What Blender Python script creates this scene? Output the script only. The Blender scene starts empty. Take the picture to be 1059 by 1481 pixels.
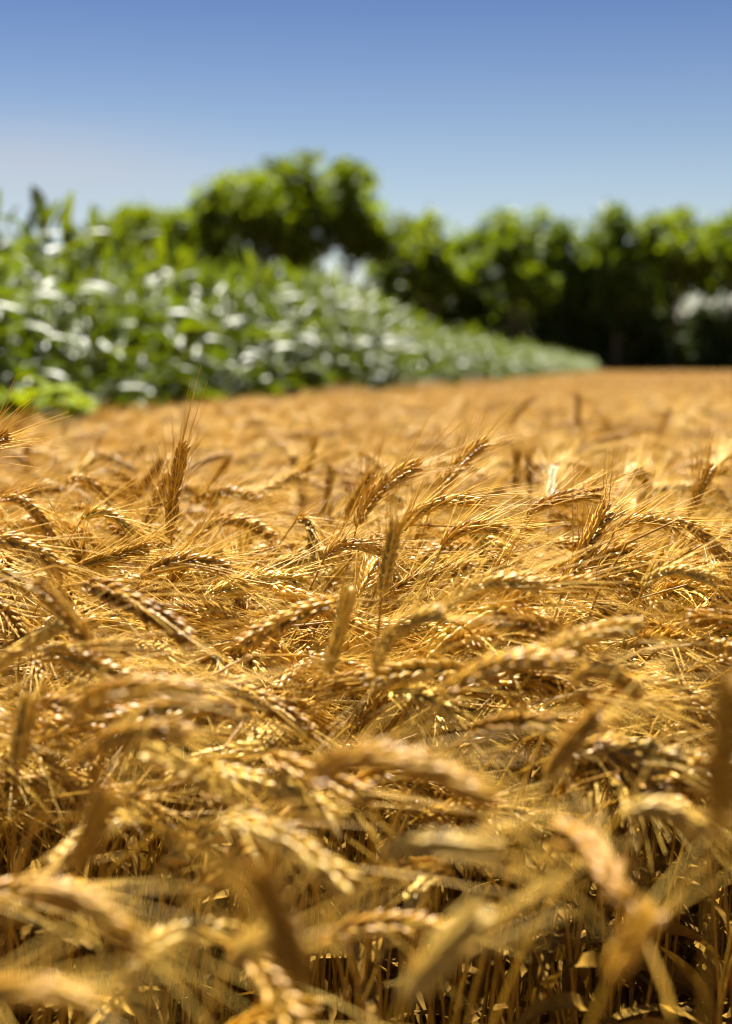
import bpy, math, random
import numpy as np

PI = math.pi
R = math.radians
scene = bpy.context.scene
COL = scene.collection

# ------------------------------------------------------------------ camera
FPX = 50 / 36 * 1481.0            # focal length in photo pixels
HORIZON = 533.0
PITCH = math.atan((740.5 - HORIZON) / FPX)
CAM = np.array([0.0, 0.0, 1.10])
cd = bpy.data.cameras.new("camera")
cam = bpy.data.objects.new("camera", cd)
COL.objects.link(cam)
cam.location = CAM
cam.rotation_euler = (PI / 2 - PITCH, 0, 0)
cd.sensor_fit = 'VERTICAL'
cd.sensor_height = 36
cd.sensor_width = 24
cd.lens = 50
cd.clip_start = 0.02
cd.clip_end = 6000
cd.dof.use_dof = True
cd.dof.focus_distance = 1.25
cd.dof.aperture_fstop = 3.9
scene.camera = cam

# ------------------------------------------------------------------ light
SUN_EL, SUN_AZ = R(63), R(-20)     # azimuth from +Y towards +X
w = bpy.data.worlds.new("World")
scene.world = w
w.use_nodes = True
nt = w.node_tree
bg = nt.nodes["Background"]
sky = nt.nodes.new("ShaderNodeTexSky")
sky.sky_type = 'NISHITA'
sky.sun_disc = False
sky.sun_elevation = SUN_EL
sky.sun_rotation = SUN_AZ
sky.air_density = 1.0
sky.dust_density = 0.3
sky.ozone_density = 3.0
hsv = nt.nodes.new("ShaderNodeHueSaturation")
hsv.inputs['Saturation'].default_value = 1.15
nt.links.new(sky.outputs[0], hsv.inputs['Color'])
# a faint warm veil of high cloud low on the left
tc = nt.nodes.new("ShaderNodeTexCoord")
mp = nt.nodes.new("ShaderNodeMapping")
mp.inputs['Scale'].default_value = (3.0, 3.0, 16.0)
nz = nt.nodes.new("ShaderNodeTexNoise")
nz.inputs['Scale'].default_value = 1.6
nz.inputs['Detail'].default_value = 3
nt.links.new(tc.outputs['Generated'], mp.inputs[0])
nt.links.new(mp.outputs[0], nz.inputs['Vector'])
dist = nt.nodes.new("ShaderNodeVectorMath"); dist.operation = 'DISTANCE'
sc_ = nt.nodes.new("ShaderNodeVectorMath"); sc_.operation = 'MULTIPLY'
sc_.inputs[1].default_value = (1, 1, 4.5)
nt.links.new(tc.outputs['Generated'], sc_.inputs[0])
nt.links.new(sc_.outputs[0], dist.inputs[0])
dist.inputs[1].default_value = (-0.235, 0.96, 0.130 * 4.5)
mr = nt.nodes.new("ShaderNodeMapRange")
mr.interpolation_type = 'SMOOTHSTEP'
mr.inputs['From Min'].default_value = 0.24
mr.inputs['From Max'].default_value = 0.0
mr.inputs['To Max'].default_value = 0.65
nt.links.new(dist.outputs['Value'], mr.inputs['Value'])
mu = nt.nodes.new("ShaderNodeMath"); mu.operation = 'MULTIPLY'
nt.links.new(mr.outputs[0], mu.inputs[0])
nt.links.new(nz.outputs[0], mu.inputs[1])
mixc = nt.nodes.new("ShaderNodeMix"); mixc.data_type = 'RGBA'
nt.links.new(mu.outputs[0], mixc.inputs[0])
sep = nt.nodes.new("ShaderNodeSeparateXYZ")
nt.links.new(tc.outputs['Generated'], sep.inputs[0])
ramp = nt.nodes.new("ShaderNodeValToRGB")
ramp.color_ramp.elements[0].position = 0.0; ramp.color_ramp.elements[0].color = (0.60, 0.485, 0.415, 1)
ramp.color_ramp.elements[1].position = 0.28; ramp.color_ramp.elements[1].color = (0.212, 0.217, 0.300, 1)
em_ = ramp.color_ramp.elements.new(0.13); em_.color = (0.52, 0.43, 0.39, 1)
nt.links.new(sep.outputs[2], ramp.inputs[0])
deep = nt.nodes.new("ShaderNodeMix"); deep.data_type = 'RGBA'; deep.blend_type = 'MULTIPLY'
deep.inputs[0].default_value = 1
nt.links.new(hsv.outputs[0], deep.inputs[6]); nt.links.new(ramp.outputs[0], deep.inputs[7])
nt.links.new(deep.outputs[2], mixc.inputs[6])
mixc.inputs[7].default_value = (2.75, 2.5, 2.5, 1)
nt.links.new(mixc.outputs[2], bg.inputs['Color'])
bg.inputs['Strength'].default_value = 0.055

sd = bpy.data.lights.new("sun", 'SUN')
sd.energy = 5.0
sd.angle = R(0.55)
sd.color = (1.0, 0.95, 0.86)
sun = bpy.data.objects.new("sun", sd)
COL.objects.link(sun)
sun.rotation_euler = (-(PI / 2 - SUN_EL), 0, -SUN_AZ)

scene.view_settings.view_transform = 'Standard'
scene.view_settings.look = 'None'
scene.view_settings.exposure = 2.15
scene.view_settings.gamma = 1.0
scene.render.engine = 'CYCLES'
scene.cycles.use_denoising = True
scene.cycles.denoising_prefilter = 'ACCURATE'
scene.cycles.filter_width = 1.05
scene.cycles.max_bounces = 6
scene.cycles.diffuse_bounces = 1
scene.cycles.glossy_bounces = 2
scene.cycles.transmission_bounces = 4
scene.cycles.use_adaptive_sampling = True
scene.cycles.adaptive_threshold = 0.02
scene.cycles.caustics_reflective = False
scene.cycles.caustics_refractive = False
scene.cycles.sample_clamp_indirect = 6

# ------------------------------------------------------------------ helpers
def norm(v):
    v = np.asarray(v, float)
    return v / np.maximum(np.linalg.norm(v, axis=-1, keepdims=True), 1e-12)


class MB:
    """collects vertex and face arrays with a material slot; builds ONE mesh"""
    def __init__(self):
        self.v, self.f, self.n = [], [], 0

    def add(self, V, F, mat=0):
        V = np.asarray(V, float).reshape(-1, 3)
        self.v.append(V)
        for f in (F if isinstance(F, list) else [F]):
            self.f.append((np.asarray(f, np.int64) + self.n, mat))
        self.n += len(V)

    def merge(self, o, M=None, mat=None):
        for V in o.v:
            pass
        V = np.concatenate(o.v) if o.v else np.zeros((0, 3))
        if M is not None:
            V = V @ M[:3, :3].T + M[:3, 3]
        base = self.n
        self.v.append(V)
        self.n += len(V)
        for f, m in o.f:
            self.f.append((f + base, m if mat is None else mat))

    def mesh(self, name, mats, smooth=True):
        me = bpy.data.meshes.new(name)
        V = np.concatenate(self.v)
        me.vertices.add(len(V))
        me.vertices.foreach_set("co", V.astype(np.float32).ravel())
        loops = np.concatenate([f.ravel() for f, m in self.f])
        tot = np.concatenate([np.full(len(f), f.shape[1]) for f, m in self.f])
        mi = np.concatenate([np.full(len(f), m) for f, m in self.f])
        st = np.concatenate([[0], np.cumsum(tot)[:-1]])
        me.loops.add(len(loops))
        me.loops.foreach_set("vertex_index", loops.astype(np.int32))
        me.polygons.add(len(tot))
        me.polygons.foreach_set("loop_start", st.astype(np.int32))
        me.polygons.foreach_set("material_index", mi.astype(np.int32))
        for m in (mats if isinstance(mats, (list, tuple)) else [mats]):
            me.materials.append(m)
        me.update(calc_edges=True)
        if smooth:
            me.polygons.foreach_set("use_smooth", np.ones(len(tot), bool))
        return me


def link(name, data, parent=None):
    o = bpy.data.objects.new(name, data)
    COL.objects.link(o)
    if parent is not None:
        o.parent = parent
    return o


def tag(o, label=None, cat=None, group=None, kind=None):
    if label: o['label'] = label
    if cat: o['category'] = cat
    if group: o['group'] = group
    if kind: o['kind'] = kind
    return o


def tubes(P, rad, sides):
    """P (n,m,3) paths, rad (n,m) radii -> V, F (a tube each, tips left open)"""
    P = np.asarray(P, float)
    n, m, _ = P.shape
    T = np.empty_like(P)
    T[:, 1:-1] = P[:, 2:] - P[:, :-2]
    T[:, 0] = P[:, 1] - P[:, 0]
    T[:, -1] = P[:, -1] - P[:, -2]
    T = norm(T)
    ref = np.where(np.abs(T[:, :1, 2:3]) > 0.9, np.array([1.0, 0.3, 0]), np.array([0, 0.2, 1.0]))
    A = np.empty_like(P)
    a = norm(np.cross(T[:, 0], ref[:, 0]))
    for k in range(m):                       # parallel transport
        a = norm(a - (a * T[:, k]).sum(-1, keepdims=True) * T[:, k])
        A[:, k] = a
    B = np.cross(T, A)
    ang = np.arange(sides) * 2 * PI / sides
    V = (P[:, :, None] + rad[:, :, None, None] *
         (A[:, :, None] * np.cos(ang)[None, None, :, None] + B[:, :, None] * np.sin(ang)[None, None, :, None]))
    idx = np.arange(n * m * sides).reshape(n, m, sides)
    a0, b0 = idx[:, :-1], idx[:, 1:]
    F = np.stack([a0, np.roll(a0, -1, 2), np.roll(b0, -1, 2), b0], -1).reshape(-1, 4)
    return V.reshape(-1, 3), F


def ovoids(pos, d, side, length, wid, thk, rings, sides):
    """teardrop grains: pos,d,side (n,3); rings = [(t, r)...] inner rings between two poles"""
    n = len(pos)
    d = norm(d)
    side = norm(side - (side * d).sum(-1, keepdims=True) * d)
    up = np.cross(d, side)
    ang = np.arange(sides) * 2 * PI / sides
    out = [pos[:, None]]
    for t, r in rings:
        c = pos + d * (length * t)[:, None]
        out.append(c[:, None] + (side * (wid * r)[:, None])[:, None] * np.cos(ang)[None, :, None]
                   + (up * (thk * r)[:, None])[:, None] * np.sin(ang)[None, :, None])
    out.append((pos + d * length[:, None])[:, None])
    V = np.concatenate(out, 1)
    k = V.shape[1]
    base = (np.arange(n) * k)[:, None, None]
    q, t3 = [], []
    for r in range(len(rings) - 1):
        for s in range(sides):
            s2 = (s + 1) % sides
            q.append((1 + r * sides + s, 1 + r * sides + s2, 1 + (r + 1) * sides + s2, 1 + (r + 1) * sides + s))
    last = 1 + (len(rings) - 1) * sides
    for s in range(sides):
        s2 = (s + 1) % sides
        t3.append((0, 1 + s2, 1 + s))
        t3.append((last + s, last + s2, k - 1))
    F = [(np.array(t3)[None] + base).reshape(-1, 3)]
    if q:
        F.append((np.array(q)[None] + base).reshape(-1, 4))
    return V.reshape(-1, 3), F


def at(px, py, D):
    """world point that stands D metres in front of the camera and shows at photo pixel px,py"""
    a, b = (px - 529.5) / FPX, (740.5 - py) / FPX
    d = np.array([a, math.cos(PITCH) + b * math.sin(PITCH), -math.sin(PITCH) + b * math.cos(PITCH)])
    return CAM + d * (D / d[1])


def proj(p):
    p = np.asarray(p, float) - CAM
    z = p[..., 1] * math.cos(PITCH) - p[..., 2] * math.sin(PITCH)
    y = p[..., 1] * math.sin(PITCH) + p[..., 2] * math.cos(PITCH)
    return 529.5 + FPX * p[..., 0] / z, 740.5 - FPX * y / z


# ------------------------------------------------------------------ materials
def nodes(name):
    m = bpy.data.materials.new(name)
    m.use_nodes = True
    return m, m.node_tree, m.node_tree.nodes["Principled BSDF"], m.node_tree.nodes["Material Output"]


def plant_mat(name, c1, c2, c3, rough, spec, trans, tcol=None, nscale=60.0, mottle=0.35):
    """two-colour blend by piece, shifted per plant, mottled by noise; trans = share of light let through"""
    m, t, p, out = nodes(name)
    L = t.links.new
    geo = t.nodes.new("ShaderNodeNewGeometry")
    oi = t.nodes.new("ShaderNodeObjectInfo")
    r1 = t.nodes.new("ShaderNodeMix"); r1.data_type = 'RGBA'
    r1.inputs[6].default_value = (*c1, 1); r1.inputs[7].default_value = (*c2, 1)
    L(geo.outputs['Random Per Island'], r1.inputs[0])
    r2 = t.nodes.new("ShaderNodeMix"); r2.data_type = 'RGBA'
    r2.inputs[7].default_value = (*c3, 1)
    pw = t.nodes.new("ShaderNodeMath"); pw.operation = 'POWER'; pw.inputs[1].default_value = 2.2
    L(oi.outputs['Random'], pw.inputs[0])
    mm = t.nodes.new("ShaderNodeMath"); mm.operation = 'MULTIPLY'; mm.inputs[1].default_value = 0.75
    L(pw.outputs[0], mm.inputs[0])
    L(mm.outputs[0], r2.inputs[0]); L(r1.outputs[2], r2.inputs[6])
    tcn = t.nodes.new("ShaderNodeTexCoord")
    n = t.nodes.new("ShaderNodeTexNoise"); n.inputs['Scale'].default_value = nscale; n.inputs['Detail'].default_value = 4
    L(tcn.outputs['Object'], n.inputs['Vector'])
    mr_ = t.nodes.new("ShaderNodeMapRange")
    mr_.inputs['From Min'].default_value = 0.3; mr_.inputs['From Max'].default_value = 0.7
    mr_.inputs['To Min'].default_value = 1 - mottle; mr_.inputs['To Max'].default_value = 1 + mottle * 0.4
    L(n.outputs[0], mr_.inputs['Value'])
    r3 = t.nodes.new("ShaderNodeMix"); r3.data_type = 'RGBA'; r3.blend_type = 'MULTIPLY'
    r3.inputs[0].default_value = 1
    L(r2.outputs[2], r3.inputs[6]); L(mr_.outputs[0], r3.inputs[7])
    L(r3.outputs[2], p.inputs['Base Color'])
    p.inputs['Roughness'].default_value = rough
    p.inputs['Specular IOR Level'].default_value = spec
    if trans > 0:
        tr = t.nodes.new("ShaderNodeBsdfTranslucent")
        if tcol:
            mt = t.nodes.new("ShaderNodeMix"); mt.data_type = 'RGBA'; mt.blend_type = 'MULTIPLY'
            mt.inputs[0].default_value = 1
            mt.inputs[7].default_value = (*tcol, 1)
            L(r3.outputs[2], mt.inputs[6]); L(mt.outputs[2], tr.inputs[0])
        else:
            L(r3.outputs[2], tr.inputs[0])
        ms = t.nodes.new("ShaderNodeMixShader"); ms.inputs[0].default_value = trans
        L(p.outputs[0], ms.inputs[1]); L(tr.outputs[0], ms.inputs[2])
        L(ms.outputs[0], out.inputs['Surface'])
    return m


M_KERNEL = plant_mat("ripe_grain", (0.66, 0.370, 0.030), (0.50, 0.250, 0.015), (0.34, 0.165, 0.014), 0.40, 0.48, 0.05, (1.2, 1.0, 0.5), 220)
M_KERNEL_STRAW = plant_mat("straw_grain", (0.80, 0.56, 0.12), (0.68, 0.43, 0.065), (0.55, 0.32, 0.04), 0.42, 0.48, 0.06, (1.2, 1.0, 0.5), 220)
M_KERNEL_BROWN = plant_mat("brown_grain", (0.50, 0.265, 0.020), (0.36, 0.175, 0.012), (0.26, 0.12, 0.010), 0.46, 0.25, 0.06, (1.2, 1.0, 0.5), 220)
M_AWN = plant_mat("awn_straw", (0.86, 0.585, 0.125), (0.76, 0.465, 0.068), (0.64, 0.36, 0.043), 0.32, 0.40, 0.22, (1.1, 1.0, 0.7), 90, 0.2)
M_STEM = plant_mat("stem_straw", (0.50, 0.272, 0.018), (0.37, 0.185, 0.012), (0.24, 0.12, 0.010), 0.42, 0.22, 0.04, (1.1, 1.0, 0.5), 45, 0.4)
M_DRY = plant_mat("dry_leaf", (0.33, 0.185, 0.026), (0.20, 0.105, 0.015), (0.13, 0.068, 0.011), 0.7, 0.06, 0.14, (1.1, 1.0, 0.5), 70, 0.45)
M_PALE = plant_mat("highlight_grain", (0.86, 0.76, 0.50), (0.80, 0.66, 0.38), (0.76, 0.60, 0.34), 0.5, 0.4, 0.15, None, 220)  # near-white grain: one ear's highlight is painted into its colour
KMATS = [M_KERNEL, M_KERNEL, M_KERNEL_STRAW, M_KERNEL, M_KERNEL_BROWN, M_KERNEL_STRAW]
M_CORN = plant_mat("corn_leaf", (0.085, 0.112, 0.006), (0.050, 0.074, 0.004), (0.110, 0.132, 0.007), 0.50, 0.55, 0.34, (1.7, 1.7, 0.4), 9, 0.25)
M_CSTEM = plant_mat("corn_stalk", (0.10, 0.19, 0.04), (0.12, 0.20, 0.05), (0.08, 0.16, 0.03), 0.45, 0.4, 0.0, None, 14, 0.2)
M_WEED = plant_mat("weed_leaf", (0.14, 0.19, 0.004), (0.17, 0.22, 0.005), (0.15, 0.20, 0.004), 0.7, 0.1, 0.4, (1.5, 1.3, 0.4), 30, 0.2)
M_LEAF = plant_mat("tree_leaf", (0.095, 0.140, 0.007), (0.130, 0.175, 0.008), (0.085, 0.140, 0.008), 0.55, 0.25, 0.45, (1.9, 1.7, 0.4), 0.25, 0.3)
M_LEAF2 = plant_mat("tree_leaf_deep", (0.075, 0.125, 0.010), (0.10, 0.15, 0.012), (0.08, 0.13, 0.01), 0.55, 0.25, 0.36, (1.8, 1.5, 0.4), 0.25, 0.3)
M_BUSH = plant_mat("bush_leaf", (0.040, 0.062, 0.014), (0.055, 0.080, 0.014), (0.05, 0.072, 0.012), 0.6, 0.2, 0.22, (1.5, 1.4, 0.5), 0.4, 0.3)
M_BARK = plant_mat("bark", (0.10, 0.075, 0.05), (0.12, 0.09, 0.06), (0.09, 0.07, 0.05), 0.9, 0.1, 0.0, None, 6, 0.5)

M_SOIL, t_, p_, _o = nodes("dry_soil")
n_ = t_.nodes.new("ShaderNodeTexNoise"); n_.inputs['Scale'].default_value = 14; n_.inputs['Detail'].default_value = 8
tc_ = t_.nodes.new("ShaderNodeTexCoord")
t_.links.new(tc_.outputs['Object'], n_.inputs['Vector'])
cr_ = t_.nodes.new("ShaderNodeValToRGB")
cr_.color_ramp.elements[0].position = 0.3; cr_.color_ramp.elements[0].color = (0.05, 0.03, 0.014, 1)
cr_.color_ramp.elements[1].position = 0.75; cr_.color_ramp.elements[1].color = (0.12, 0.07, 0.028, 1)
t_.links.new(n_.outputs[0], cr_.inputs[0])
t_.links.new(cr_.outputs[0], p_.inputs['Base Color'])
p_.inputs['Roughness'].default_value = 0.95
bp_ = t_.nodes.new("ShaderNodeBump"); bp_.inputs['Strength'].default_value = 0.6; bp_.inputs['Distance'].default_value = 0.03
t_.links.new(n_.outputs[0], bp_.inputs['Height']); t_.links.new(bp_.outputs[0], p_.inputs['Normal'])

# ------------------------------------------------------------------ ground
g = MB()
gs = 3000.0
xs = np.array([-gs, -300, -60, -15, -4, 0, 4, 15, 60, 300, gs])
gx, gy = np.meshgrid(xs, xs, indexing='ij')
gi = np.arange(len(xs) ** 2).reshape(len(xs), -1)
g.add(np.stack([gx, gy, 0 * gx], -1), np.stack([gi[:-1, :-1], gi[1:, :-1], gi[1:, 1:], gi[:-1, 1:]], -1).reshape(-1, 4))
tag(link("ground", g.mesh("ground", M_SOIL)), kind='structure')

# ------------------------------------------------------------------ trees along the far end of the field
def blob_leaves(rng, lobes, per_m3, size, mb, mat=0):
    for (c, r) in lobes:
        c = np.array(c, float); r = np.array(r, float)
        n = int(per_m3 * r[0] * r[1] * r[2] * 4.2)
        d = norm(rng.normal(size=(n, 3)))
        rad = rng.random(n) ** 0.42
        # ragged outline: the lobe swells and shrinks with direction
        ph = rng.random(6) * 6.28
        bump = 1 + 0.14 * np.sin(d[:, 0] * 5 + ph[0]) * np.sin(d[:, 2] * 5 + ph[1]) + 0.12 * np.sin(d[:, 1] * 7 + d[:, 2] * 6 + ph[2])
        p = c + d * r * (rad * bump)[:, None]
        # sprays: leaves gather round a spray's own middle, leaving gaps between
        nc = max(6, n // 38)
        cen = p[rng.integers(0, n, nc)]
        pick = rng.integers(0, nc, n)
        pull = 0.62 * (rng.random(n) < 0.85)
        p = p + (cen[pick] + rng.normal(size=(n, 3)) * 0.55 - p) * pull[:, None]
        ax = norm(rng.normal(size=(n, 3)) + np.array([0, 0, -0.15]))
        nrm = norm(rng.normal(size=(n, 3)) + np.array([0, 0, 0.9]))
        sx = norm(np.cross(ax, nrm))
        s = size * (0.6 + 0.8 * rng.random(n))[:, None]
        q = np.stack([p - ax * s, p + sx * s * 0.55 - ax * s * 0.1, p + ax * s, p - sx * s * 0.55 - ax * s * 0.1], 1)
        mb.add(q, np.arange(n * 4).reshape(n, 4), mat)


def limb(p0, p1, r0, r1, rng, seg=6, wob=0.25):
    t = np.linspace(0, 1, seg)[:, None]
    P = np.array(p0) * (1 - t) + np.array(p1) * t
    P[1:-1] += rng.normal(size=(seg - 2, 3)) * wob
    return tubes(P[None], np.linspace(r0, r1, seg)[None], 8)


def tree(name, x, D, h, width, low, label, seed, cat="tree", mat=M_LEAF, group="trees along the far field edge", dens=9, flat=1.0):
    rng = np.random.default_rng(seed)
    root = link(name, None)
    root.location = (x, D, 0)
    tag(root, label, cat, group)
    tb = MB()
    nst = 1 if h > 8 else 3
    for k in range(nst):
        o = rng.normal(size=2) * 0.3 * (nst > 1)
        tb.add(*limb((o[0], o[1], -0.1), (o[0] * 2 + rng.normal() * .2, o[1] * 2 + rng.normal() * .2, h * 0.72), 0.026 * h / nst ** .5, 0.006 * h, rng, 8, 0.12))
    lobes = []
    ch = h - low
    nl = 12 if h > 8 else 8
    width = width * 1.26
    lobes.append(((0, 0, low + ch * 0.52), (width * 0.36, width * 0.36, ch * 0.42)))
    for k in range(nl):
        a = k * 2.4 + rng.random()
        rr = width * 0.5 * (0.45 + 0.3 * rng.random())
        z = low + ch * (0.22 + 0.66 * ((k * 0.618 + rng.random() * .2) % 1.0))
        taper = 1 - 0.55 * max(0, (z - low) / ch - 0.45)
        c = (math.cos(a) * rr * taper, math.sin(a) * rr * taper, z)
        s = width * (0.20 + 0.08 * rng.random())
        lobes.append((c, (s, s, s * 0.85)))
        tb.add(*limb((0, 0, max(low * 0.8, z - ch * .32)), c, 0.011 * h, 0.004 * h, rng))
    if h <= 8:
        for k in range(7):
            a = k * 2.4
            lobes.append(((math.cos(a) * width * .33, math.sin(a) * width * .2, h * (.16 + .1 * (k % 3))), (width * .27, width * .22, h * .24)))
    for k in range(3):
        s = width * (0.17 + 0.06 * rng.random())
        lobes.append(((rng.normal() * width * 0.16, rng.normal() * width * 0.14, h - s * (0.9 + 0.7 * k)), (s, s, s * 0.9)))
    link("trunk", tb.mesh("trunk", M_BARK), root)
    cb = MB()
    blob_leaves(rng, lobes, dens, 0.36 if h > 8 else 0.30, cb)
    link("crown", cb.mesh("crown", mat, smooth=False), root)
    return root


def tree_px(name, px, top, wpx, lowpx, D, label, seed, **k):
    s = FPX / D
    x = (px - 529.5) / s
    tree(name, x, D, (HORIZON - top) / s + 1.1, wpx / s, max(0.6, (HORIZON - lowpx) / s + 1.1), label, seed, **k)


TREES = [
    ("field_tree", 128, 345, 90, 470, 116, "low round tree peeking over the corn tops, farthest left of the tree line", {}),
    ("field_tree", 205, 300, 105, 440, 112, "small bright green tree rising behind the corn at the left end of the tree line", {}),
    ("field_tree", 288, 284, 100, 440, 113, "medium tree between the small bright tree and the tallest crowns", {}),
    ("field_tree", 392, 237, 150, 420, 112, "tallest broad tree with a rounded crown above the middle of the corn", {}),
    ("field_tree", 500, 238, 125, 405, 112, "tall tree beside the tallest one, pale sky showing under its crown", {}),
    ("field_tree", 612, 305, 100, 480, 110, "rounded tree just right of the pale sky gap", {}),
    ("field_tree", 676, 330, 84, 500, 113, "lower tree in the dip between two rounded crowns", {}),
    ("field_tree", 738, 303, 110, 490, 109, "domed tree with a bright yellow green sunlit top, above the corn's far end", {}),
    ("field_tree", 820, 318, 96, 500, 112, "darker tree right of the domed bright one", {"mat": M_LEAF2}),
    ("field_tree", 888, 297, 104, 500, 110, "feathery topped tree standing where the corn has ended", {"mat": M_LEAF2}),
    ("field_tree", 970, 299, 105, 440, 110, "bright tree with bits of pale sky under its crown, near the right edge", {}),
    ("field_tree", 1052, 314, 100, 420, 111, "tree cut off by the right edge of the photo", {}),
    ("field_tree", 932, 352, 96, 470, 117, "rounded crown filling in behind the feathery topped and bright trees", {"mat": M_LEAF2}),
    ("field_tree", 1010, 345, 90, 446, 117, "rounded crown behind the bright tree and the one cut by the right edge", {"mat": M_LEAF2}),
    ("field_tree", 568, 342, 70, 470, 117, "smaller crown behind, between the tall trees and the rounded tree", {"mat": M_LEAF2}),
    ("field_tree", 332, 318, 110, 470, 117, "shaded crown behind, between the medium tree and the tallest tree", {"mat": M_LEAF2}),
    ("field_tree", 780, 335, 80, 470, 117, "shaded crown behind, between the domed bright tree and the darker tree", {"mat": M_LEAF2}),
    ("field_tree", 1150, 300, 120, 430, 111, "tree standing past the right edge of the tree line", {}),
]
for i, (n_, px, top, wpx, low, D, lab, kw) in enumerate(TREES):
    tree_px(n_, px, top, wpx, low, D, lab, 100 + i, **kw)
BUSHES = [(585, 415, 90), (648, 430, 90), (700, 440, 90), (752, 440, 90), (792, 410, 100), (845, 385, 110), (905, 395, 100),
          (945, 458, 90), (992, 455, 90), (1045, 435, 90), (872, 468, 90), (930, 480, 90), (985, 484, 90), (1110, 430, 100), (420, 420, 130), (330, 400, 130), (240, 400, 120)]
BL = ["dark bush under the rounded tree by the sky gap", "dark bush in the dip below two rounded crowns", "low dark bush left of the domed bright tree",
      "lowest dark bush, under the domed bright tree above the corn's far end", "dark bush under the darker tree", "tallest dark bush, beside the end of the corn",
      "dark bush under the feathery topped tree", "low dark bush below the pale sky gaps near the right edge", "dark bush below the bright tree near the right edge",
      "dark bush at the right edge of the photo", "squat dark bush at the very end of the corn", "squat dark bush under the pale gaps, right of the end of the corn", "squat dark bush below the bright tree, touching the wheat", "dark bush past the right edge of the tree line", "dark bush behind the corn under the tallest trees",
      "dark bush behind the corn under the medium tree", "dark bush behind the corn under the small bright tree"]
for i, ((px, top, wpx), lab) in enumerate(zip(BUSHES, BL)):
    tree_px("hedge_bush", px, top, wpx, 531, 111.5 + (i % 3) * 1.2, lab, 300 + i, cat="bush", mat=M_BUSH, group="dark bushes under the trees", dens=9)

# ------------------------------------------------------------------ corn
def corn_leaf_mb(rng, L, W, el0, droop, twist=0.0):
    m = 13
    s = np.linspace(0, 1, m)
    el = el0 - droop * s ** 1.3
    dx, dz = np.cos(el), np.sin(el)
    x = np.concatenate([[0], np.cumsum((dx[1:] + dx[:-1]) / 2)]) * L / (m - 1)
    z = np.concatenate([[0], np.cumsum((dz[1:] + dz[:-1]) / 2)]) * L / (m - 1)
    wv = W * np.minimum(1, 0.45 + 2.2 * s) * np.clip((1 - s) * 2.6, 0, 1) ** 0.75 * 0.5
    nx, nz = -dz, dx
    ph = rng.random() * 6
    tw = twist * s
    V = []
    for j, u in enumerate((-1, -0.5, 0, 0.5, 1)):
        lift = 0.30 * abs(u) * wv + (0.14 * wv * np.sin(s * 26 + ph + (3 if u > 0 else 0)) if abs(u) == 1 else 0)
        yy = u * wv * np.cos(tw)
        lift = lift + u * wv * np.sin(tw)
        V.append(np.stack([x + nx * lift, yy, z + nz * lift], -1))
    V = np.stack(V, 1)
    idx = np.arange(m * 5).reshape(m, 5)
    F = np.stack([idx[:-1, :-1], idx[1:, :-1], idx[1:, 1:], idx[:-1, 1:]], -1).reshape(-1, 4)
    b = MB(); b.add(V, F)
    return b


def rotz(a, loc=(0, 0, 0), s=1.0):
    M = np.eye(4)
    c, sn = math.cos(a), math.sin(a)
    M[:3, :3] = np.array([[c, -sn, 0], [sn, c, 0], [0, 0, 1]]) * s
    M[:3, 3] = loc
    return M


crng = np.random.default_rng(5)
CORN = []                                   # variants: stalk mesh, [(leaf mesh, az, z)], merged mesh
for v in range(7):
    H = 1.60
    leaves = []
    nl = 17
    az = crng.random() * 6.28
    for k in range(nl):
        f = k / (nl - 1)
        z = 0.22 + (H - 0.24) * f
        L = (0.38 + 0.20 * math.sin(PI * min(1, f * 0.9 + 0.08))) * (0.9 + 0.2 * crng.random())
        W = 0.058 * (0.85 + 0.3 * crng.random())
        el = R(52 + 22 * f + crng.normal() * 6)
        dr = R(125 - 55 * f + crng.normal() * 16)
        if k >= nl - 2:
            L *= 0.52 - 0.05 * (k - nl + 2)
            dr *= 0.4; el = R(78 + crng.normal() * 5)
        elif k >= nl - 6:
            L *= 0.78; dr *= 1.25; W *= 0.9
            W *= 0.75
        b = corn_leaf_mb(crng, L, W, el, dr, crng.normal() * 0.5)
        leaves.append((b, az + k * PI + crng.normal() * 0.35, z))
    st = MB()
    zz = np.linspace(-0.03, H, 9)
    st.add(*tubes(np.stack([np.sin(zz * 2 + v) * 0.012, np.cos(zz * 2.3 + v) * 0.012, zz], -1)[None], np.linspace(0.015, 0.006, 9)[None], 7))
    mg = MB()
    mg.merge(st, mat=1)
    for b, a, z in leaves:
        mg.merge(b, rotz(a, (0, 0, z)), 0)
    CORN.append((st.mesh("stalk", M_CSTEM), [(b.mesh("leaf", M_CORN), a, z) for b, a, z in leaves], mg.mesh("corn_plant", [M_CORN, M_CSTEM])))

CX0, CS = -2.70, 0.187                     # edge of the corn: X = CX0 + CS * Y
rdir = norm(np.array([CS, 1.0]))
rperp = np.array([-rdir[1], rdir[0]])
plants = []
for row in range(9):
    s = 5.3 + crng.random() * .2
    while s < 104:
        base = np.array([CX0, 0]) + rdir * s + rperp * (0.76 * row)
        base = base + crng.normal(size=2) * 0.03
        sc = 1.04 + 0.035 * math.sin(s * 0.55 + row) + 0.03 * crng.normal() + 0.05 * math.exp(-((s - 13) / 5) ** 2) + 0.035 * math.exp(-((s - 6.6) / 1.5) ** 2) - 0.05 * min(1, max(0, (s - 15) / 10))
        if s > 100: sc *= 0.93
        plants.append((row, s, base[0], base[1], crng.random() * 6.28, max(0.8, sc), int(crng.integers(0, 7))))
        s += 0.14 + 0.03 * crng.random() + (0.0 if s < 50 else 0.06)
def corn_size(p):
    px = 529.5 + FPX * p[2] / max(p[3], .1)
    if p[3] < 3.5 or px < -70 or px > 1100: return -1
    return FPX / p[3] * (1.0 if p[0] == 0 else 0.42 if p[0] == 1 else 0.1)
order = sorted(range(len(plants)), key=lambda i: -corn_size(plants[i]))
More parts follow.
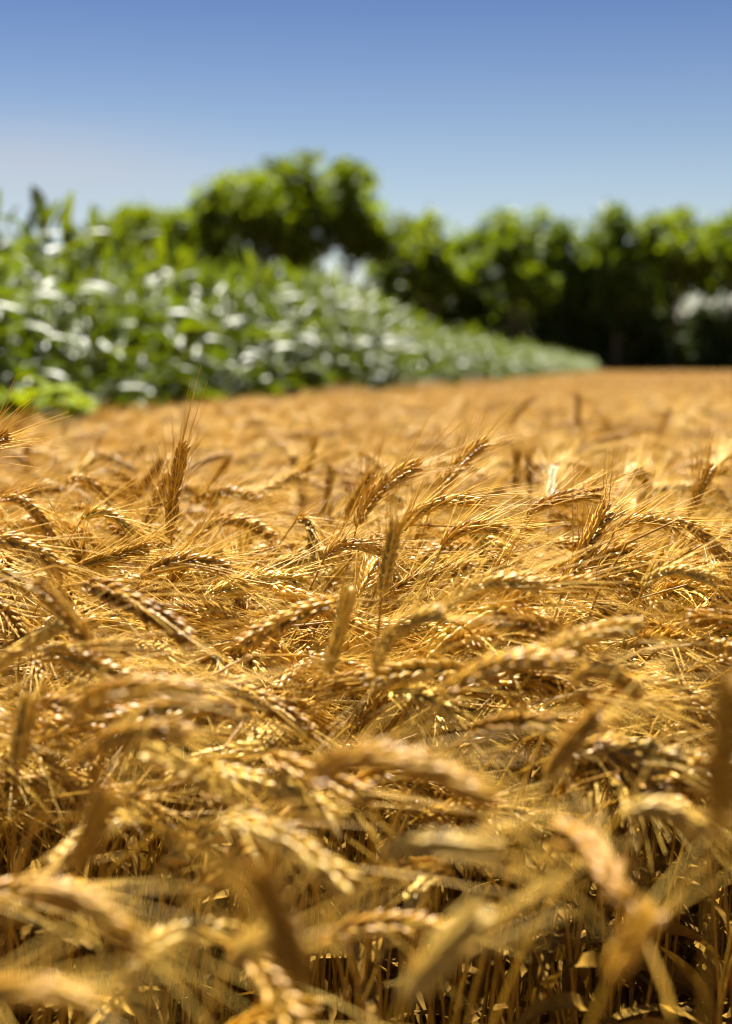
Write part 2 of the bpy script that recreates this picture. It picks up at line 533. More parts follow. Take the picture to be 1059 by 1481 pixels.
chosen = [i for i in order[:300] if corn_size(plants[i]) > 0]
cset = set(chosen)
front = sorted([i for i in chosen if plants[i][0] == 0], key=lambda i: plants[i][1])
rank = {i: k for k, i in enumerate(front)}
CORN_LAB = {}
for i in chosen:
    row, s, x, y, a, sc, v = plants[i]
    px = 529.5 + FPX * x / y
    if row > 0:
        lab = "green corn plant just behind the front row, only upper leaves showing"
        grp = "corn plants behind the front row"
    else:
        lab = "one of the small far corn plants merging towards the end of the row"
        grp = "corn plants in the front row"
        if px < 30: lab = "tall dark leaved corn plant at the left edge of the photo"
        elif px < 120: lab = "corn plant standing just behind the lime green weed"
        elif px < 230: lab = "corn plant just right of the weed, pale glossy leaves"
        elif px < 420: lab = "corn plant below the tallest broad trees, leaves shining pale"
        elif px < 560: lab = "corn plant in front of the pale sky gap under the trees"
    CORN_LAB[i] = (lab, grp)
nparts = 0
for i in chosen:
    row, s, x, y, a, sc, v = plants[i]
    st, leaves, mg = CORN[v]
    if row == 0 and y < 11.5 or row == 1 and y < 7.5:
        o = link("corn_plant", None)
        link("stalk", st, o)
        for me, la, z in leaves:
            l = link("leaf", me, o)
            l.location = (0, 0, z); l.rotation_euler = (0, 0, la)
    else:
        o = link("corn_plant", mg)
    o.location = (x, y, 0); o.rotation_euler = (0, 0, a); o.scale = (sc, sc, sc)
    tag(o, CORN_LAB[i][0], "corn", CORN_LAB[i][1])

# ------------------------------------------------------------------ many copies as one object (geometry nodes on a point cloud)
def scatter(name, sources, pts, rot, scl, idx, label, category=None):
    me = bpy.data.meshes.new(name)
    me.vertices.add(len(pts))
    me.vertices.foreach_set("co", np.asarray(pts, np.float32).ravel())
    for an, ty, dat in (("turn", 'FLOAT_VECTOR', rot), ("size", 'FLOAT_VECTOR', scl)):
        at_ = me.attributes.new(an, ty, 'POINT')
        at_.data.foreach_set("vector", np.asarray(dat, np.float32).ravel())
    at_ = me.attributes.new("which", 'INT', 'POINT')
    at_.data.foreach_set("value", np.asarray(idx, np.int32))
    o = link(name, me)
    ng = bpy.data.node_groups.new(name, 'GeometryNodeTree')
    ng.interface.new_socket("Geometry", in_out='INPUT', socket_type='NodeSocketGeometry')
    ng.interface.new_socket("Geometry", in_out='OUTPUT', socket_type='NodeSocketGeometry')
    N, L = ng.nodes.new, ng.links.new
    gi_, go = N("NodeGroupInput"), N("NodeGroupOutput")
    iop = N("GeometryNodeInstanceOnPoints")
    ci = N("GeometryNodeCollectionInfo")
    col = bpy.data.collections.new(name + "_sources")       # never linked to the scene
    for k, sm in enumerate(sources):
        so = bpy.data.objects.new("%s_source_%02d" % (name, k), sm)
        col.objects.link(so)
    ci.inputs['Collection'].default_value = col
    ci.inputs['Separate Children'].default_value = True
    ci.inputs['Reset Children'].default_value = True
    iop.inputs['Pick Instance'].default_value = True
    def attr(nm, ty):
        a = N("GeometryNodeInputNamedAttribute"); a.data_type = ty
        a.inputs['Name'].default_value = nm
        return [s_ for s_ in a.outputs if s_.name == 'Attribute' and s_.enabled][0]
    L(gi_.outputs[0], iop.inputs['Points'])
    L(ci.outputs[0], iop.inputs['Instance'])
    L(attr("which", 'INT'), iop.inputs['Instance Index'])
    er = N("FunctionNodeEulerToRotation")
    L(attr("turn", 'FLOAT_VECTOR'), er.inputs[0])
    L(er.outputs[0], iop.inputs['Rotation'])
    L(attr("size", 'FLOAT_VECTOR'), iop.inputs['Scale'])
    L(iop.outputs[0], go.inputs[0])
    md = o.modifiers.new("scatter", 'NODES')
    md.node_group = ng
    tag(o, label, category, None, 'stuff')
    return o


rest = [p for i, p in enumerate(plants) if i not in cset]
scatter("corn_field", [c[2] for c in CORN],
        [(p[2], p[3], 0) for p in rest], [(0, 0, p[4]) for p in rest], [(p[5],) * 3 for p in rest], [p[6] for p in rest],
        "rows of green corn filling the field behind its front plants", "corn")

# the lime-green weed at the corner of the corn
wrng = np.random.default_rng(9)
wx, wy = at(45, 590, 4.9)[:2]
weed = link("broadleaf_weed", None)
weed.location = (wx, wy, 0)
tag(weed, "bright lime green leafy weed between wheat and corn at the left edge", "weed")
sb = MB()
tips = []
for k in range(14):
    a = k * 2.4; r = 0.03 + 0.14 * wrng.random(); h = 0.88 + 0.11 * wrng.random()
    P = np.array([[0, 0, -0.02], [math.cos(a) * r * .3, math.sin(a) * r * .3, h * .5], [math.cos(a) * r, math.sin(a) * r, h]])
    tt = np.linspace(0, 1, 7)[:, None]
    C = P[0] * (1 - tt) ** 2 + 2 * P[1] * tt * (1 - tt) + P[2] * tt ** 2
    sb.add(*tubes(C[None], np.linspace(.006, .002, 7)[None], 6))
    tips.append(C)
link("stem", sb.mesh("stem", M_CSTEM), weed)
lb = MB()
for C in tips:
    for k in range(9):
        c = C[min(6, 3 + k // 2)] + wrng.normal(size=3) * 0.008
        b = corn_leaf_mb(wrng, 0.11 + 0.07 * wrng.random(), 0.07, R(25 + 30 * wrng.random()), R(60), wrng.normal() * .3)
        lb.merge(b, rotz(wrng.random() * 6.28, c))
link("leaves", lb.mesh("leaves", M_WEED), weed)

# ------------------------------------------------------------------ wheat
RING_HI = [(0.08, 0.50), (0.26, 0.92), (0.48, 1.0), (0.70, 0.66), (0.88, 0.24)]
RING_LO = [(0.35, 1.0)]


def resample(P, n):
    d = np.concatenate([[0], np.cumsum(np.linalg.norm(np.diff(P, axis=0), axis=1))])
    t = np.linspace(0, d[-1], n)
    return np.stack([np.interp(t, d, P[:, k]) for k in range(3)], -1), d[-1]


def make_ear(P, rng, hi=True, awn=1.0, face=False):
    """ear along the curve P -> (grains MB, awns MB)"""
    n = 21 if hi else 9
    Q, length = resample(P, 60)
    T = norm(np.gradient(Q, axis=0))
    k = length / 0.088
    u0 = norm(np.cross(T[0], np.array([0.3, 1, 0.2])))
    roll = rng.normal() * 0.5 if face else rng.random() * 2 * PI
    u0 = u0 * math.cos(roll) + np.cross(T[0], u0) * math.sin(roll)
    U = np.empty_like(T)
    u = u0
    for i in range(60):
        u = norm(u - (u * T[i]).sum() * T[i])
        c, s_ = math.cos(0.006), math.sin(0.006)
        u = norm(u * c + np.cross(T[i], u) * s_)
        U[i] = u
    fr = np.linspace(0.0, 0.93, n)
    ii = np.clip((fr * 59).astype(int), 0, 59)
    sgn = np.where(np.arange(n) % 2 == 0, 1.0, -1.0)[:, None]
    p, t = Q[ii], T[ii]
    S = U[ii] * sgn
    Wv = np.cross(t, S)
    env = np.clip(0.62 + 2.6 * fr, 0, 1) * np.clip(0.72 + (1 - fr) * 1.6, 0, 1)
    env = env * (0.92 + 0.16 * rng.random(n))
    ks = min(max(k, 0.8), 1.25)
    gb, ab = MB(), MB()
    pos, dr, sd_, ln, wd, th = [], [], [], [], [], []
    def g_(o, d, side, L_, W_, Th):
        pos.append(o); dr.append(d); sd_.append(side); ln.append(L_ * env * ks); wd.append(W_ * env * ks); th.append(Th * env * ks)
    jit = lambda a: rng.normal(size=(n, 3)) * a
    if hi:
        g_(p + (S * .0017 + Wv * .0022) * ks, t * .95 + S * .28 + Wv * .19 + jit(.07), Wv, .0130, .0023, .0018)
        g_(p + (S * .0017 - Wv * .0022) * ks, t * .95 + S * .28 - Wv * .19 + jit(.07), Wv, .0130, .0023, .0018)
        g_(p + (S * .0028 + t * .0028) * ks, t * .88 + S * .44 + jit(.09), Wv, .0118, .0023, .0020)
        g_(p + (S * .0012) * ks, t * .80 + S * .42 + Wv * .42 + jit(.07), Wv, .0100, .0016, .0011)
        g_(p + (S * .0012) * ks, t * .80 + S * .42 - Wv * .42 + jit(.07), Wv, .0100, .0016, .0011)
    else:
        g_(p + S * .001, t * .93 + S * .28, Wv, .017, .0046, .0034)
    pos, dr, sd_ = map(np.concatenate, (pos, dr, sd_))
    ln, wd, th = map(np.concatenate, (ln, wd, th))
    # the grain at the very tip
    pos = np.concatenate([pos, Q[-5:-4]]); dr = np.concatenate([dr, T[-1:]]); sd_ = np.concatenate([sd_, U[-1:]])
    ln = np.append(ln, .0105 * ks); wd = np.append(wd, .0019 * ks); th = np.append(th, .0017 * ks)
    gb.add(*ovoids(pos, dr, sd_, ln, wd, th, RING_HI if hi else RING_LO, 6 if hi else 4))
    if hi:   # rachis
        gb.add(*tubes(Q[None, ::6], np.full((1, 10), .0011 * ks), 5))
    tip = pos + norm(dr) * ln[:, None] * 0.95
    base = tip[:n * 3] if hi else tip[:n]
    tt, SS, WW = (np.concatenate([t] * 3), np.concatenate([S] * 3), np.concatenate([Wv, -Wv, Wv * 0])) if hi else (t, S, Wv * 0)
    keep = rng.random(len(base)) < (np.concatenate([np.full(2 * n, .50), np.full(n, .18)]) if hi else 0.8) * awn
    base, tt, SS, WW = base[keep], tt[keep], SS[keep], WW[keep]
    m = len(base)
    if m:
        d = norm(tt + SS * (0.12 + 0.42 * rng.random((m, 1))) + WW * (0.36 * rng.random((m, 1))) + rng.normal(size=(m, 3)) * 0.09)
        L_ = (0.048 + 0.034 * rng.random(m)) * ks
        bend = norm(SS + rng.normal(size=(m, 3)) * 0.6) * (0.16 * (rng.random((m, 1)) - 0.35))
        q = np.linspace(0, 1, 5 if hi else 2)
        A = base[:, None] + d[:, None] * (L_[:, None] * q)[..., None] + bend[:, None] * (L_[:, None] * q ** 2)[..., None]
        A[..., 2] -= 0.05 * (L_[:, None] * q ** 2)
        rad = (0.00050 if hi else 0.0007) * np.ones((m, 1)) * (1 - 0.72 * q)[None]
        ab.add(*tubes(A, rad, 3))
    return gb, ab


def make_leaf(rng, p, az, L, W, el, droop):
    b = corn_leaf_mb(rng, L, W, el, droop, rng.normal() * 2.2)
    o = MB(); o.merge(b, rotz(az, p))
    return o


def arch_curve(lean, tb, tt, H, rng, earlen=0.088):
    """stalk in the XZ plane: angles from vertical at the foot, at the ear's base and at its tip; highest point at H"""
    Ls = 0.8
    for _ in range(6):
        s = np.linspace(0, 1, 40)
        th = lean * s + (tb - lean) * np.clip((s - 0.74) / 0.26, 0, 1) ** 1.6
        th = np.concatenate([th, np.linspace(tb, tt, 14)[1:]])
        ds = np.concatenate([np.full(39, Ls / 39), np.full(13, earlen / 13)])
        mid = (th[1:] + th[:-1]) / 2
        x = np.concatenate([[0], np.cumsum(np.sin(mid) * ds)])
        z = np.concatenate([[0], np.cumsum(np.cos(mid) * ds)])
        Ls += H - z.max()
    y = np.cumsum(rng.normal(size=len(x))) * 0.0012
    P = np.stack([x, y, z], -1)
    return P[:40], P[39:]


def stalk_parts(stem, ear, rng, leaf=True, awn=1.0, face=False):
    sb = MB()
    Q, _ = resample(stem, 22)
    rad = np.linspace(0.0017, 0.0009, 22)
    rad[[6, 13]] *= 1.35
    sb.add(*tubes(Q[None], rad[None], 6))
    eb, ab = make_ear(ear, rng, True, awn, face)
    lb = None
    if leaf:
        lb = []
        for k in range(2 if leaf == 2 else 5):
            j = int(rng.integers(4, 15))
            lb.append(make_leaf(rng, Q[j], rng.random() * 6.28, 0.12 + 0.14 * rng.random(), 0.008 + 0.005 * rng.random(), R(60 + 20 * rng.random()), R(90 + 80 * rng.random())))
    return sb, eb, ab, lb


vrng = np.random.default_rng(21)
SPEC = [(4, 10, 18), (6, 22, 36), (8, 34, 52), (5, 48, 72), (7, 60, 95), (9, 66, 104), (6, 72, 112), (10, 78, 120), (8, 84, 118),
        (6, 90, 132), (10, 98, 140), (7, 108, 150), (5, 120, 160), (9, 56, 86), (6, 80, 100), (7, 70, 128), (8, 88, 108), (5, 62, 110),
        (12, 44, 88), (10, 100, 122), (6, 75, 92), (8, 94, 150)]
SPEC = SPEC + [(l + vrng.normal() * 2, b_ + vrng.normal() * 7, t2 + vrng.normal() * 10) for (l, b_, t2) in SPEC[2:]]
VAR = []
for (l, b_, t2) in SPEC:
    stem, ear = arch_curve(R(l), R(b_), R(t2), 0.86, vrng, 0.066 + 0.034 * vrng.random())
    sb, eb, ab, lb = stalk_parts(stem, ear, vrng)
    mg = MB()
    mg.merge(sb, mat=0); mg.merge(eb, mat=1); mg.merge(ab, mat=2); [mg.merge(q_, mat=3) for q_ in lb]
    VAR.append(dict(stem=sb.mesh("stem", M_STEM), ear=eb.mesh("ear", KMATS[len(VAR) % 6]), awns=ab.mesh("awns", M_AWN), leaf=[q_.mesh("leaf", M_DRY, False) for q_ in lb[:2]],
                    thin=make_ear(ear, np.random.default_rng(len(VAR)), True, 0.35)[1].mesh("awns", M_AWN),
                    merged=mg.mesh("wheat_stalk", [M_STEM, KMATS[len(VAR) % 6], M_AWN, M_DRY]), base=ear[0], mid=ear[len(ear) // 2], tip=ear[-1], bend=t2))


def wheat_thing(stem, ear, awns, leaf, loc=(0, 0, 0), rz=0.0, s=1.0):
    o = link("wheat_stalk", None)
    o.location = loc; o.rotation_euler = (0, 0, rz); o.scale = (s, s, s)
    link("stem", stem, o)
    e = link("ear", ear, o)
    link("awns", awns, e)
    for lf in leaf or ():
        link("leaf", lf, o)
    return o


# the stalks one can pick out: photo pixels of ear base, middle and tip, distance, how much nearer (-) or farther (+) the tip is
HEROES = [
    ((248, 778), (252, 708), (267, 642), 1.33, .00, "tall upright dark ear", "tall upright brown ear standing alone above the left of the wheat"),
    ((97, 699), (128, 697), (168, 738), 1.62, .02, "small hooked ear", "small hooked ear on a thin curved stem left of the tall upright ear"),
    ((118, 752), (158, 744), (198, 782), 1.34, .00, "pale stemmed arched ear", "arched ear on a pale slanting stem below the small hooked ear"),
    ((-6, 724), (38, 728), (78, 782), 1.42, .00, "dark arch at the left edge", "dark arched ear dropping right from the left edge of the photo"),
    ((-40, 782), (30, 786), (96, 830), 1.12, .00, "broad ear at the left edge", "broad golden ear entering from the left edge, tip drooping right"),
    ((276, 730), (320, 712), (378, 724), 1.66, .00, "upper of two matching arches", "upper of two matching low arched ears right of the tall upright ear"),
    ((286, 775), (332, 752), (398, 778), 1.48, .00, "lower of two matching arches", "lower of two matching low arched ears right of the tall upright ear"),
    ((362, 716), (395, 704), (432, 684), 1.72, .03, "pale rising ear", "pale ear rising right towards a small dark upright ear"),
    ((439, 735), (433, 698), (423, 660), 2.15, .00, "small dark ear tilting left", "small dark upright ear with its top tilting left, behind the others"),
    ((470, 756), (475, 716), (480, 675), 1.95, .00, "dark straight ear", "dark straight upright ear in the middle, slightly out of focus"),
    ((322, 712), (322, 686), (323, 660), 2.85, .00, "far dark ear", "small blurred dark ear standing far behind the matching arches"),
    ((429, 752), (447, 757), (452, 796), 1.44, -.03, "hooked ear on a bare stem", "ear hooked over on a bare dark stem, grains facing the camera"),
    ((516, 762), (550, 708), (607, 671), 1.38, .00, "long leaning ear", "long brown ear leaning right, centre of the photo"),
    ((500, 752), (518, 716), (542, 684), 1.58, .00, "ear tucked behind the long leaning one", "shorter ear tucked just behind the long leaning centre ear"),
    ((628, 722), (660, 676), (704, 638), 1.45, .00, "plump leaning ear", "plump golden ear leaning right, highest ear right of centre"),
    ((574, 772), (624, 732), (694, 728), 1.27, .00, "long bowed ear", "long bowed ear under the plump leaning ear, awns streaming right"),
    ((676, 742), (700, 722), (728, 706), 1.95, .00, "short dark ear", "short dark ear behind the tip of the long bowed ear"),
    ((764, 746), (806, 722), (872, 714), 1.36, .00, "flat lying ear on a dark stem", "ear lying flat to the right on a dark upright stem"),
    ((812, 862), (846, 794), (881, 733), 1.20, .02, "dark ear leaning right", "dark slender ear leaning right, below the flat lying ear"),
    ((744, 722), (746, 688), (748, 650), 2.05, .00, "left of two far dark ears", "left one of two dark blurred upright ears behind the flat lying ear"),
    ((768, 716), (766, 688), (764, 658), 2.2, .00, "right of two far dark ears", "right one of two dark blurred upright ears behind the flat lying ear"),
    ((998, 745), (1012, 712), (1030, 673), 1.50, .00, "upright ear at the right", "dark upright ear leaning slightly right near the right edge"),
    ((796, 728), (799, 702), (802, 676), 1.62, .05, "bleached white ear", "bleached white ear pointing straight up above the flat lying ear"),
    ((980, 752), (1024, 780), (1066, 832), 1.18, .00, "ear drooping off the right edge", "ear drooping down to the right edge below the upright ear"),
    ((640, 890), (700, 845), (784, 850), 1.02, .00, "thick pale arch", "thick pale arched ear right of centre, slightly blurred"),
    ((552, 862), (562, 806), (574, 752), 1.02, .00, "pale upright blurred ear", "pale upright ear, blurred, left of the long bowed ear"),
    ((146, 968), (105, 898), (48, 842), .92, .00, "ear leaning left", "blurred ear leaning to the left, unlike its neighbours, left side"),
    ((-20, 972), (32, 938), (88, 904), .92, .00, "pale ear rising from the left edge", "pale ear rising right from the left edge below the left leaning ear"),
    ((545, 968), (574, 912), (640, 886), .90, .00, "cream bowed ear", "cream bowed ear in the middle, below the thick pale arch"),
    ((468, 982), (488, 924), (504, 852), .94, .00, "steep ear left of the cream one", "steep amber ear standing left of the cream bowed ear"),
    ((640, 1010), (714, 962), (826, 958), .80, .00, "long low arch", "long low arched ear below the cream bowed ear, tip to the right"),
    ((98, 1050), (170, 1000), (292, 1006), .70, .00, "upper blurred arch at left", "upper of two big blurred arched ears at lower left"),
    ((100, 1112), (180, 1062), (272, 1062), .73, .00, "lower blurred arch at left", "lower of two big blurred arched ears at lower left"),
    ((440, 1142), (548, 1094), (706, 1156), .62, .00, "biggest blurred arch", "biggest blurred arched ear, lower middle, drooping right"),
    ((26, 1112), (32, 1064), (42, 1012), .86, .00, "pale upright ear at left", "pale upright blurred ear close to the left edge"),
    ((826, 990), (866, 972), (920, 1000), .88, .00, "dark bellied arch", "arched ear with a dark underside right of the long low arch"),
    ((1036, 1210), (1044, 1105), (1056, 985), .47, .00, "dark blurred upright at right edge", "very dark blurred upright ear cut by the right edge"),
    ((790, 1128), (826, 1076), (862, 1036), .74, .00, "blurred leaning ear", "blurred amber ear leaning right, lower right of centre"),
    ((40, 1282), (122, 1308), (206, 1376), .54, .00, "long smear drooping right", "long soft blurred ear drooping right in the lower left"),
    ((-40, 1446), (40, 1432), (120, 1448), .50, .00, "flat blur in the bottom left corner", "flat blurred ear in the bottom left corner"),
    ((446, 1440), (410, 1352), (376, 1262), .47, .00, "dark blur leaning left", "dark blurred ear leaning left, bottom left of centre"),
    ((584, 1450), (630, 1390), (690, 1320), .50, .00, "large pale smear", "large pale blurred ear slanting up to the right, bottom centre"),
    ((330, 1402), (372, 1368), (424, 1352), .58, .00, "small pale blur", "small pale blurred ear left of the dark left leaning blur"),
    ((552, 1240), (620, 1222), (712, 1232), .60, .00, "flat pale blur", "flat pale blurred ear under the biggest blurred arch"),
    ((112, 1258), (132, 1208), (152, 1152), .60, .00, "dark blur under the left arches", "dark upright blurred ear under the lower left arches"),
    ((880, 1420), (908, 1372), (938, 1326), .55, .00, "soft ear in the lower right", "soft blurred ear leaning right in the bottom right"),
    ((900, 1180), (960, 1172), (1010, 1212), .68, .00, "small pale arch at lower right", "pale arched ear left of the dark blur at the right edge"),
    ((836, 622), (836, 598), (837, 570), 3.4, .00, "lone dark far ear", "lone dark blurred ear sticking up far back, right of centre"),
    ((738, 618), (752, 592), (776, 574), 3.1, .00, "far leaning ear", "blurred far ear leaning right just left of the lone dark one"),
    ((670, 606), (671, 593), (674, 580), 4.6, .00, "tiny far pale ear", "tiny pale far ear dot above the plump leaning ear"),
    ((952, 634), (962, 610), (972, 590), 3.0, .00, "far ear at the right", "far blurred ear leaning right of the lone dark one"),
    ((-60, 668), (-24, 646), (10, 630), 1.25, .00, "ear tip at the left edge", "ear tip with long awns poking in at the left edge below the weed"),
    ((888, 770), (925, 752), (985, 764), 1.32, .00, "ear left of the drooping one", "pale ear lying between the dark slender ear and the drooping right ear"),
    ((640, 790), (680, 764), (740, 772), 1.22, .00, "ear with a grey base", "golden ear lying below the long bowed ear"),
    ((930, 850), (970, 826), (1040, 842), 1.08, .00, "pale ear at the right", "pale knobbly ear crossing towards the right edge, mid height"),
    ((470, 806), (506, 788), (560, 800), 1.26, .00, "ear under the long leaning one", "golden ear lying flat under the long leaning centre ear"),
    ((205, 838), (262, 812), (330, 824), 1.15, .00, "ear in the left tangle", "knobbly ear lying right in the tangle below the tall upright ear"),
    ((110, 822), (160, 806), (214, 790), 1.2, .00, "rising ear in the left tangle", "amber ear rising right between the pale stemmed arch and the tangle"),
]
hrng = np.random.default_rng(77)
WHEAT_GROUP = "wheat stalks one can pick out in the foreground"
hero_px = []
taken = []
for (b0, m0, t0, D, dd, short, label) in HEROES:
    B, Mm, Tt = at(*b0, D), at(*m0, D + dd * .5), at(*t0, D + dd)
    ctrl = 2 * Mm - 0.5 * (B + Tt)
    q = np.linspace(0, 1, 24)[:, None]
    ear = B * (1 - q) ** 2 + 2 * ctrl * q * (1 - q) + Tt * q ** 2
    t_in = norm(ctrl - B)
    # the stem keeps the ear's starting slope, then turns down to the ground
    h = B[2]
    dn = norm(t_in * np.array([1, 1, 0.4]) + np.array([0, 0, 0.9]))
    foot = np.array([B[0] - t_in[0] * 0.20 + hrng.normal() * .02, B[1] - t_in[1] * 0.1 + hrng.normal() * .02 + .02, 0.0])
    c1 = B - norm(t_in + np.array([0, 0, 0.25])) * 0.11
    c2 = foot + np.array([(B[0] - foot[0]) * .25, 0, h * 0.62])
    s = np.linspace(0, 1, 44)[:, None]
    stem = foot * (1 - s) ** 3 + 3 * c2 * s * (1 - s) ** 2 + 3 * c1 * s ** 2 * (1 - s) + B * s ** 3
    loc = foot.copy()
    sb, eb, ab, lb = stalk_parts(stem - loc, ear - loc, hrng, leaf=2, awn=1.6 if 1.1 < D < 1.75 else 1.1 if D > .8 else .45, face=True)
    km = (M_PALE if "bleached" in short else M_KERNEL_BROWN if "dark" in short and not 0.8 < D < 1.6  # dark near and far ears: shade put into the colour by browner grain
          else M_KERNEL_STRAW if "pale" in short or "cream" in short else M_KERNEL)
    o = wheat_thing(sb.mesh("stem", M_STEM), eb.mesh("ear", km), ab.mesh("awns", M_AWN), [q_.mesh("leaf", M_DRY, False) for q_ in lb[:(1 + (len(hero_px) % 2)) if D > .8 else 0]], loc)
    tag(o, label, "wheat", WHEAT_GROUP)
    hero_px.append((m0[0], m0[1], short))
    taken.append((Mm, D))

# everything else grows at random; the nearest are stalks of their own
rng = np.random.default_rng(4)


def corn_edge(y):
    return CX0 + CS * y + 0.28


def wind(n):
    a = rng.normal(size=n) * 0.75                       # towards +X on the whole
    flip = rng.random(n) < 0.2
    return np.where(flip, a + PI, a)


def field(y0, y1, dens, x0f, x1f):
    n = int(dens * (y1 - y0) * (x1f(y1) - x0f(y1)))
    x = rng.random(n) * (x1f(y1) - x0f(y1)) + x0f(y1)
    y = y0 + rng.random(n) * (y1 - y0)
    k = (x > x0f(y)) & (x < x1f(y)) & (x > corn_edge(y))
    return x[k], y[k]


near = field(0.36, 1.72, 800, lambda y: -.30 * y - .40, lambda y: .30 * y + .40)
mid = field(1.72, 9.0, 440, lambda y: -.30 * y - .4, lambda y: .30 * y + .5)
xs_ = np.concatenate([near[0], mid[0]]); ys_ = np.concatenate([near[1], mid[1]])
n = len(xs_)
weights = np.array([.5, .6, .8, 1.1, 1.3, 1.3, 1.3, 1.3, 1.3, 1.1, 1, .8, .5, 1.2, 1.2, 1, 1.2, 1.2, 1.1, 1, 1.2, .8])
weights = np.concatenate([weights, weights[2:]])
vi = rng.choice(len(VAR), n, p=weights / weights.sum())
az = wind(n)
Hs = np.clip(0.872 + rng.normal(size=n) * 0.042, 0.70, 0.97)
Hs = np.where(ys_ > 2.4, 0.872 + (Hs - 0.872) * 0.7, Hs)
up = np.array([SPEC[v][2] < 40 for v in vi])
Hs = np.where(up, Hs + 0.02, Hs)
Hs = np.where(up & (ys_ > 1.5) & (ys_ < 4) & (rng.random(n) < 0.4), Hs + 0.05, Hs)
Hs = Hs - np.interp(ys_, [0.4, 1.0, 1.25], [0.03, 0.02, 0.0])
sc = Hs / 0.86
ca, sa = np.cos(az), np.sin(az)
def local(key):
    L = np.array([VAR[v][key] for v in vi])
    return np.stack([xs_ + sc * (ca * L[:, 0] - sa * L[:, 1]), ys_ + sc * (sa * L[:, 0] + ca * L[:, 1]), sc * L[:, 2]], -1)
em, ebs, etp = local('mid'), local('base'), local('tip')
px, py = proj(em)
# no ear in the photographer's face, none sitting on top of one already placed
ok = np.linalg.norm(em - CAM, axis=1) > 0.36
ok &= rng.random(n) < np.interp(ys_, [0.4, 0.85, 1.08, 1.25], [0.055, 0.17, 0.95, 1.0])
ok &= ~(up & (ys_ < 1.0))
ok &= np.minimum(np.minimum(em[:, 1], ebs[:, 1]), etp[:, 1]) > 0.30
for Mm, D in taken:
    hp = proj(Mm)
    cover = (em[:, 1] < D) & (np.hypot(px - hp[0], (py - hp[1])) < 40 + 40 / np.maximum(em[:, 1], .3)) & (D < 2.3)
    ok &= ~cover
    ok &= np.linalg.norm(em - Mm, axis=1) > 0.02
seen = ok & (px > -60) & (px < 1120) & (py < 1560) & (py > 500)
depth = em[:, 1]
idx = np.where(seen)[0]
idx = idx[np.argsort(depth[idx])][:300 - len(HEROES)]
iset = np.zeros(n, bool); iset[idx] = True


def lean_words(i):
    b = SPEC[vi[i]][2]
    dx = etp[i, 0] - ebs[i, 0]; dy = etp[i, 1] - ebs[i, 1]
    if abs(dx) >= abs(dy) * 0.6:
        side = "to the right" if dx > 0 else "to the left"
    else:
        side = "away" if dy > 0 else "forward"
    kind = "upright" if b < 40 else "leaning" if b < 80 else "arched" if b < 115 else "nodding" if b < 135 else "hooked"
    return kind, side


labels = {}
counts = {}
hp_arr = np.array([(h[0], h[1]) for h in hero_px])
for i in idx:
    kind, side = lean_words(i)
    d = hp_arr - np.array([px[i], py[i]])
    near_h = np.argsort(np.hypot(d[:, 0], d[:, 1]))
    blur = "blurred " if depth[i] < 0.85 else "soft " if depth[i] < 1.1 else ""
    for h in near_h[:6]:
        ddx, ddy = px[i] - hp_arr[h, 0], py[i] - hp_arr[h, 1]
        rel = ("right of" if ddx > 0 else "left of") if abs(ddx) > abs(ddy) else ("below" if ddy > 0 else "above")
        tone = ("golden", "golden", "straw pale", "golden", "brown", "straw pale")[vi[i] % 6]
        lab = "%s%s %s ear bent %s, %s the %s" % (blur, kind, tone, side, rel, hero_px[h][2])
        if kind == "upright":
            lab = "%s%s %s ear, %s the %s" % (blur, kind, tone, rel, hero_px[h][2])
        if lab not in counts and len(lab.split()) <= 16:
            break
    else:
        h = near_h[0]
    lab = ' '.join(lab.split()[:16])
    counts[lab] = counts.get(lab, 0) + 1
    labels[i] = lab
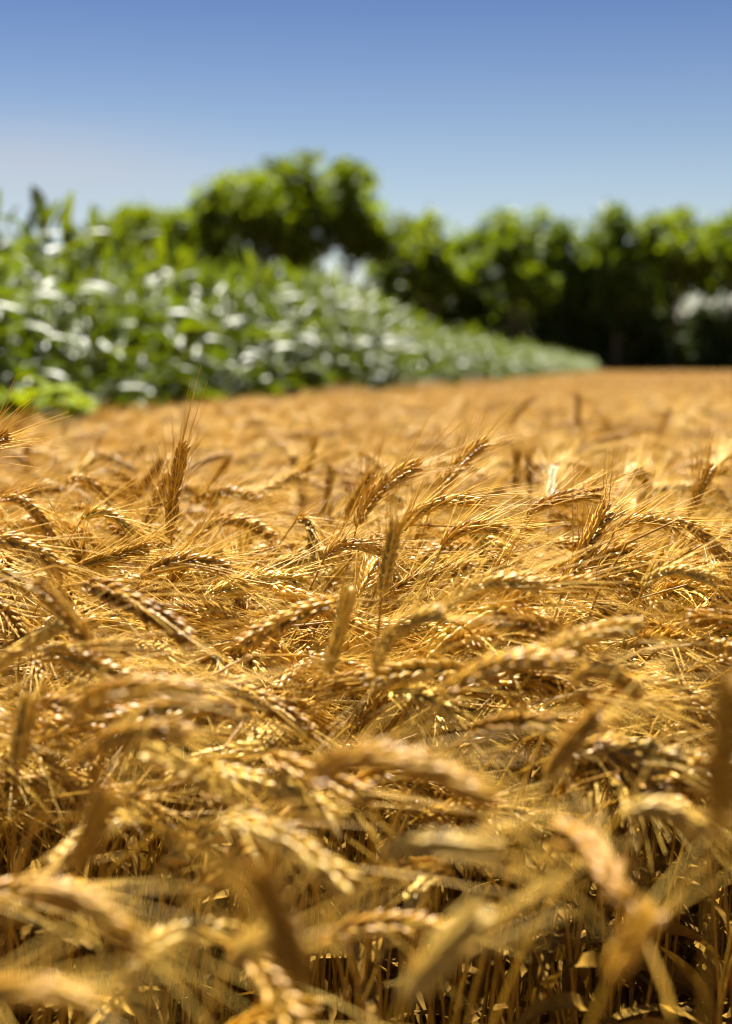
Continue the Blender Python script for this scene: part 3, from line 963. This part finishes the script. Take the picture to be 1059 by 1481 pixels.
for i in idx:
    V = VAR[vi[i]]
    o = wheat_thing(V['stem'], V['ear'], V['thin'] if depth[i] < .9 else V['awns'], None if depth[i] < .85 else V['leaf'] if i % 3 else V['leaf'][:1], (xs_[i], ys_[i], 0), az[i], sc[i])
    tag(o, labels[i], "wheat", WHEAT_GROUP)

# the rest of the field: whole stalks to 9 m, then square metres of standing wheat out to the trees
patches = []
for k in range(4):
    pr = np.random.default_rng(500 + k)
    mb = MB()
    for j in range(300):
        b2, t2 = [(20, 40), (60, 95), (75, 110), (90, 130), (50, 80), (100, 140)][int(pr.integers(0, 6))]
        H = 0.86 + pr.normal() * 0.04
        stem, ear = arch_curve(R(6), R(b2), R(t2), H, pr)
        one = MB()
        Q = stem[[14, 28, 34, 39]]
        one.add(*tubes(Q[None], np.array([[.0017, .0015, .0013, .0012]]), 3), 0)
        e, a = make_ear(ear, pr, False)
        one.merge(e, mat=1); one.merge(a, mat=2)
        a_ = pr.normal() * 0.8 + (PI if pr.random() < .22 else 0)
        mb.merge(one, rotz(a_, ((pr.random() - .5) * 1.06, (pr.random() - .5) * 1.06, 0)))
    patches.append(mb.mesh("wheat_patch", [M_STEM, M_KERNEL, M_AWN]))
pts, rot, scl, wid = [], [], [], []
rem = ok & ~iset & (ys_ > .85)
for i in np.where(rem)[0]:
    pts.append((xs_[i], ys_[i], 0)); rot.append((0, 0, az[i])); scl.append((sc[i],) * 3); wid.append(vi[i])
for yy in np.arange(9.45, 74, 1.0):
    for xx in np.arange(-40, 48, 1.0):
        if xx < -.31 * yy - 2 or xx > .31 * yy + 3 or xx - .45 < corn_edge(yy): continue
        pts.append((xx + rng.normal() * .05, yy + rng.normal() * .05, 0))
        rot.append((0, 0, rng.normal() * 0.3 + (PI if rng.random() < .35 else 0)))
        s_ = 1.0 + 0.025 * rng.normal()
        scl.append((1.02, 1.02, s_)); wid.append(len(VAR) + int(rng.integers(0, 4)))
scatter("wheat_field", [v['merged'] for v in VAR] + patches, pts, rot, scl, wid,
        "ripe golden wheat filling the field back to the dark trees", "wheat")
